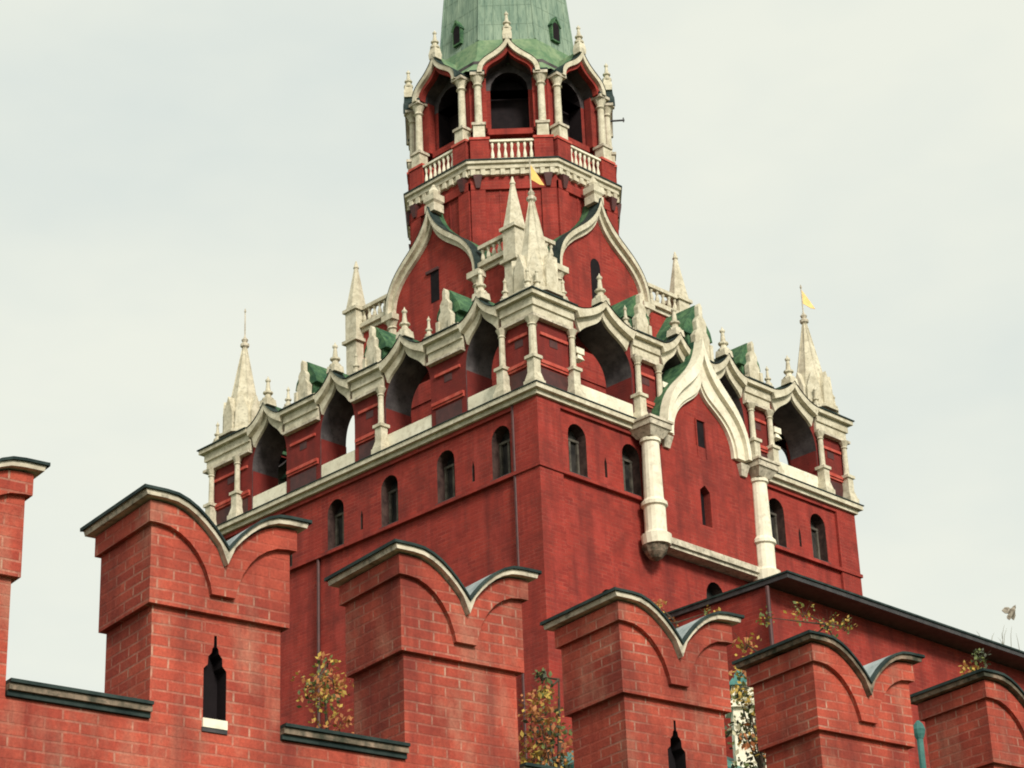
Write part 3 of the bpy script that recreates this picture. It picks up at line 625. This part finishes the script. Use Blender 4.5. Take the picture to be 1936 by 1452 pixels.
def merlon(idx, loop):
    s0 = idx * SP
    F = lambda s, z, d=0.: FWALL(s0 + s, z, d)
    mb = MB()
    # lower shaft, slightly set in
    a, b_ = .08, WID - .08
    if loop:
        mb.wall(F, a, b_, 9.74, 11.14, [(WID / 2 - .02, 9.86, LOOP)], .9, -.08, ri=1)
        mb.add([F(a, 9.74, -.08), F(a, 9.74, -DEP + .06), F(a, 11.14, -DEP + .06), F(a, 11.14, -.08), F(b_, 9.74, -.08), F(b_, 9.74, -DEP + .06), F(b_, 11.14, -DEP + .06), F(b_, 11.14, -.08)], [(0, 1, 2, 3), (4, 5, 6, 7), (1, 5, 6, 2)])
    else: mb.box(F, a, b_, 9.74, 11.14, -DEP + .06, -.08)
    # upper block: straight sided, following the swallowtail
    top = notch_shift(tail(0, -.34), 0, -.1)
    mb.band(F, [(p[0], 11.14) for p in top], top, -DEP, 0)
    mer = mb.build('merlon', ['brick', 'unlit'], wallth, origin=F(WID / 2, 9.75, -.6))
    if loop: tag(mer, 'merlon with a dark stepped loophole')
    # raised band beneath the coping
    mb = MB()
    t1 = notch_shift(tail(.06, -.105), 0, -.10)
    lowl = [(-.06, 12.13), (.06, 12.13), (.22, 12.11), (.36, 12.05), (.49, 11.96), (.60, 11.84), (.70, 11.68), (.775, 11.48), (.80, 11.36)]
    n = len(lowl)
    left_top = t1[:n]; 
    mb.band(F, lowl[:-1], left_top[:-1], -DEP - .06, .075)
    rt = [(WID - x, z) for x, z in lowl]; rtop = [(WID - x, z) for x, z in left_top]
    mb.band(F, rt[:-1], rtop[:-1], -DEP - .06, .075)
    lk, tk = lowl[-2], left_top[-2]
    mb.prism(F, [lowl[-1], (WID - lowl[-1][0], lowl[-1][1]), (WID - lk[0], lk[1]), (WID - tk[0], tk[1]), (WID / 2, t1[n - 1][1]), tk, lk], -DEP - .06, .074)
    mb.build('arch_band', 'brick', mer)
    # coping with sheet metal on top
    mb = MB()
    c0 = notch_shift(tail(.15, -.078), 0, -.10); c1 = tail(.17, -.012)
    cn = 'coping' if idx < 3 else 'dirty_coping'
    mb.band(F, c0, c1, -DEP - .17, .17, 0)
    c2 = tail(.20, -.010); c3 = tail(.20, .026)
    mb.band(F, c2, c3, .10, .205, 1); mb.band(F, c2, c3, -DEP - .20, -DEP - .1, 1); mb.band(F, c2, c3, -DEP - .098, .098, 2)
    mb.box(F, -.205, -.185, 12.485, 12.53, -DEP - .2, .2, 1); mb.box(F, WID + .185, WID + .205, 12.485, 12.53, -DEP - .2, .2, 1)
    mb.build('coping', ['coping' if idx < 3 else 'dirty_coping', 'sheet', 'zinc'], mer)
    if loop:
        mb = MB(); mb.box(F, WID / 2 - .02 - .165, WID / 2 - .02 + .165, 9.75, 9.86, -.5, -.05, 0); mb.box(F, WID / 2 - .19, WID / 2 + .15, 9.70, 9.75, -.3, -.06, 1)
        mb.build('sill', ['white', 'iron'], mer)
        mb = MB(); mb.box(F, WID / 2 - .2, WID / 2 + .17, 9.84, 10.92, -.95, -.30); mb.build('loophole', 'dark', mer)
    # ledge in the gap towards the next merlon
    mb = MB(); g0, g1 = WID - .075, SP + .075
    mb.box(F, g0, g1, 9.745, 9.805, -DEP - .05, -.03, 1); mb.box(F, g0, g1, 9.808, 9.88, -DEP - .1, .015, 0); mb.box(F, g0, g1, 9.885, 9.925, -DEP - .12, .05, 1)  # lowest box: dark strip painted as the slab's shadow
    mb.build('ledge', ['dirty_coping', 'sheet'], wallth, origin=F((g0 + g1) / 2, 9.75, -.6))
for i in range(-2, 9): merlon(i, i in (0, 2, 4 + 2))

# ================================================================== THINGS BEHIND THE WALL
def leafs(mb, c, r, n, mats, size):
    for _ in range(n):
        v_ = Vector((random.gauss(0, .45), random.gauss(0, .45), random.gauss(0, .45)))
        if v_.length > 1.15: continue
        p = Vector(c) + Vector((v_.x * r[0], v_.y * r[0], v_.z * r[1]))
        a = Vector((random.gauss(0, 1), random.gauss(0, 1), random.gauss(0, 1))).normalized(); b_ = a.orthogonal().normalized(); sz = size * random.uniform(.6, 1.3)
        mb.add([p - a * sz, p + b_ * sz * .55, p + a * sz, p - b_ * sz * .55], [(0, 1, 2, 3)], random.choice(mats))
LEAFS = ['leaf_green', 'leaf_yellow', 'leaf_orange', 'leaf_dark', 'leaf_pale']
def tree(x, y, ztop, spread, clumps, label, size=.11, trunk=.2, group=None):
    t_ = thing('autumn_tree', (x, y, 0), label, 'tree', 'autumn trees behind the wall')
    mb = MB(); P = [Vector((x + random.uniform(-.1, .1) * k, y + random.uniform(-.1, .1) * k, ztop * f)) for k, f in enumerate((0, .3, .6, .82, .97))]
    rr = [trunk, trunk * .8, trunk * .55, trunk * .28, trunk * .08]
    for a, b_, r0, r1 in zip(P[:-1], P[1:], rr[:-1], rr[1:]): mb.tube(a, b_, r0, r1, 8)
    cr_ = MB()
    for (dx, dz, r, n, mats) in clumps:          # dx across the view, dz from the top
        c = Vector((x, y, ztop + dz)) + cr * dx + Vector((-.64, .65, 0)) * random.uniform(-.5, .5) * spread
        base = min(P, key=lambda q: abs(q.z - (c.z - .8)))
        mb.tube(base, c, trunk * .14, trunk * .04, 5)
        for _ in range(7):
            q = c + Vector((random.uniform(-1, 1), random.uniform(-1, 1), random.uniform(-.5, 1))) * r * .8
            mb.tube(c - Vector((0, 0, r * .4)), q, trunk * .035, trunk * .012, 4)
        leafs(cr_, c, (r, r * .9), int(n * 1.15), mats, size * .8)
    for k in range(14):                           # the lower crown, out of sight behind the wall from here
        c = Vector((x + random.uniform(-1, 1) * spread * 1.3, y + random.uniform(-1, 1) * spread * 1.3, ztop * random.uniform(.45, .72)))
        mb.tube(P[1], c, trunk * .25, trunk * .05, 5); leafs(cr_, c, (.9, .7), 70, [0, 1, 2, 3], size * 1.3)
    mb.build('trunk', 'bark', t_); cr_.build('crown', LEAFS, t_)
G, Y, O, K, P_ = 0, 1, 2, 3, 4
tree(30.36, -37.5, 17.7, .7, [(0, -.25, .28, 40, [G, Y, O]), (-.25, -.95, .42, 90, [Y, O, G]), (.18, -.85, .38, 80, [Y, O, O]), (.0, -1.25, .5, 110, [Y, O, G]), (.3, -1.65, .4, 40, [O]), (-.1, -1.9, .4, 30, [O, Y])], 'small yellow orange tree in the gap between the two leftmost whole merlons', .075)
tree(36.25, -37.1, 16.0, .8, [(0, -.3, .2, 50, [G, K]), (.05, -.75, .25, 60, [Y, G]), (-.1, -1.15, .5, 160, [O, O, Y]), (.1, -1.5, .5, 160, [O, G, K]), (-.2, -1.8, .5, 150, [O, Y]), (.2, -2.0, .5, 150, [O, O, K]), (0, -2.5, .7, 200, [O, Y, G])], 'orange brown tree with pointed green tip between second and third whole merlons', .075)
tree(40.35, -35.95, 15.75, .5, [(.05, -.3, .3, 40, [O, Y]), (-.1, -.8, .3, 50, [O, Y, G]), (0, -1.4, .4, 120, [Y, P_, G]), (-.1, -1.9, .4, 130, [G, K, P_]), (.15, -2.2, .4, 130, [K, Y, O]), (.1, -1.6, .25, 60, [K, G]), (-.15, -1.2, .2, 40, [K, Y]), (0, -2.7, .5, 160, [K, G, P_])], 'pale and dark green tree in the gap beside the pavilion', .075)
tree(30.8, -20.8, 22.3, .9, [(-.5, -.3, .4, 45, [Y, G]), (.1, -.7, .4, 45, [Y, G]), (.6, -.6, .35, 35, [G, Y]), (-.75, -1.3, .4, 45, [O, Y]), (.35, -1.2, .3, 35, [G]), (-.6, -1.8, .5, 60, [O, G]), (-1.5, -.5, .3, 30, [Y, G])], 'sparse thin yellow tree in front of the low wing', .075)
tree(27.2, -23.1, 22.9, .8, [(0, -.2, .28, 35, [Y, O]), (.25, -.7, .3, 30, [O]), (.5, -1.1, .3, 30, [O, Y]), (1.3, -.4, .3, 30, [Y, G])], 'bare treetop with few orange leaves before the tower wall', .075)
tree(35.0, -20.2, 20.1, .8, [(.1, -.3, .28, 60, [G, K]), (.0, -.7, .25, 45, [G, Y]), (-.3, -.8, .35, 60, [O, Y]), (-.4, -1.1, .4, 60, [O, Y]), (.05, -1.2, .3, 50, [G, Y])], 'yellow tree with a dark green tip at the far right', .075)

# pavilion with a copper roof, mostly hidden by the wall
PC = Vector((35.9, -34.3, 0)); pv = thing('pavilion', PC, 'small white pavilion with a teal copper roof behind the wall', 'pavilion')
FP = [frame(90 * k, 2.1, PC.x, PC.y) for k in range(4)]
mb = MB()
for F in FP: mb.wall(F, -2.1, 2.1, 0, 13.75, [(-1.0, 10.6, arch(.45, 12.3, .45)), (1.0, 10.6, arch(.45, 12.3, .45))], .3)
mb.build('wall', 'white', pv)
for F in FP:
    for c in (-1.0, 1.0):
        mb = MB(); mb.prism(F, [(c - .45, 10.6), (c + .45, 10.6)] + off(arch(.45, 12.3, .45), c)[::-1], -.35, -.3); mb.build('window', 'glass', pv, origin=F(c, 10.6, -.3))
mb = MB(); mb.lathe(PC, [(3.3, 13.76), (3.35, 13.9), (1.95, 14.53), (1.0, 14.82), (.3, 15.2), (.05, 15.6)], 4, R_(45)); mb.build('roof', 'teal', pv)
TC = PC + cr * 2.35 + Vector((.35, -.35, 0)); TC.z = 0; FT = frame(-45, 0, TC.x, TC.y)
mb = MB(); mb.taper(FT, 0, .33, .3, 12, 15.75, 0, 0); mb.taper(FT, 0, .4, .4, 15.3, 15.42, 0, 0); mb.lathe((TC.x, TC.y, 15.75), [(.55, 0), (.35, .2), (.05, .6)], 4, 0, 1); mb.build('chimney', ['white', 'teal'], pv)

# downpipe-like lamp post and a dark cypress in the last gap
post = thing('flag_post', (38.26, -27.69, 0), 'slim teal post with a ball cap in the gap at the right', 'post')
mb = MB(); mb.lathe((38.26, -27.69, 0), [(.10, 0), (.09, .5), (.07, 15.6)], 10); mb.build('pole', 'teal', post)
mb = MB(); mb.lathe((38.26, -27.69, 15.6), [(.08, 0), (.12, .1), (.14, .2), (.1, .32), (.03, .4)], 10); mb.build('cap', 'teal', post)
def cypress(x, y, zt, r, label):
    t_ = thing('cypress', (x, y, 0), label, 'tree', 'dark conical trees behind the wall')
    mb = MB(); mb.tube((x, y, 0), (x, y, zt - .3), .16, .03, 8); mb.build('trunk', 'bark', t_)
    cr_ = MB()
    for k in range(26):
        f = k / 25; rad = r * (.12 + f * .9) ** .8
        leafs(cr_, (x, y, zt - .15 - f * 5), (rad, .35), int(60 + 60 * f), [3, 3, 0], .09)
    cr_.build('crown', LEAFS, t_)
cypress(37.75, -28.0, 15.25, .45, 'dark conical shrub tree left of the teal post')
cypress(38.45, -27.3, 15.5, .5, 'dark conical shrub tree behind the teal post')

# ================================================================== BIRD
def bird(P):
    mb = MB(); P = Vector(P)
    ax = (cr * .45 + Vector((0, 0, .72)) + Vector((-.2, .2, 0))).normalized()     # flying steeply up and to the right
    sd = (ax.cross(cf)).normalized(); up = sd.cross(ax)
    prof = [(-.17, .004, .03), (-.13, .012, .04), (-.07, .035, .035), (-.0, .05, .05), (.06, .045, .045), (.1, .028, .028), (.125, .027, .027), (.15, .016, .016), (.165, .008, .006), (.185, .001, .001)]
    n = 10; vs = []; fs = []
    for t_, a, b_ in prof:
        for k in range(n): vs.append(P + ax * t_ + up * (a * math.cos(2 * math.pi * k / n)) + sd * (b_ * math.sin(2 * math.pi * k / n)))
    for j in range(len(prof) - 1):
        for k in range(n): fs.append((j * n + k, j * n + (k + 1) % n, (j + 1) * n + (k + 1) % n, (j + 1) * n + k))
    mb.add(vs, fs)
    for sg in (-1, 1):                              # raised wings
        o = [(.05, .03), (.08, .09), (.05, .15), (-.04, .17), (-.07, .10), (-.05, .03)]
        dirw = (sd * sg * .62 + up * .55 + ax * .15).normalized()
        th = ax.cross(dirw).normalized() * .006
        pts = [P + ax * a + dirw * b_ for a, b_ in o]; k_ = len(o)
        mb.add([q + th for q in pts] + [q - th for q in pts], [tuple(range(k_)), tuple(range(2 * k_ - 1, k_ - 1, -1))] + [(i, k_ + i, k_ + (i + 1) % k_, (i + 1) % k_) for i in range(k_)])
    return mb.build('pigeon', 'feather', origin=P)
tag(bird((46.54, -36.59, 14.22)), 'brown and white pigeon flying in the sky at the far right', 'bird')
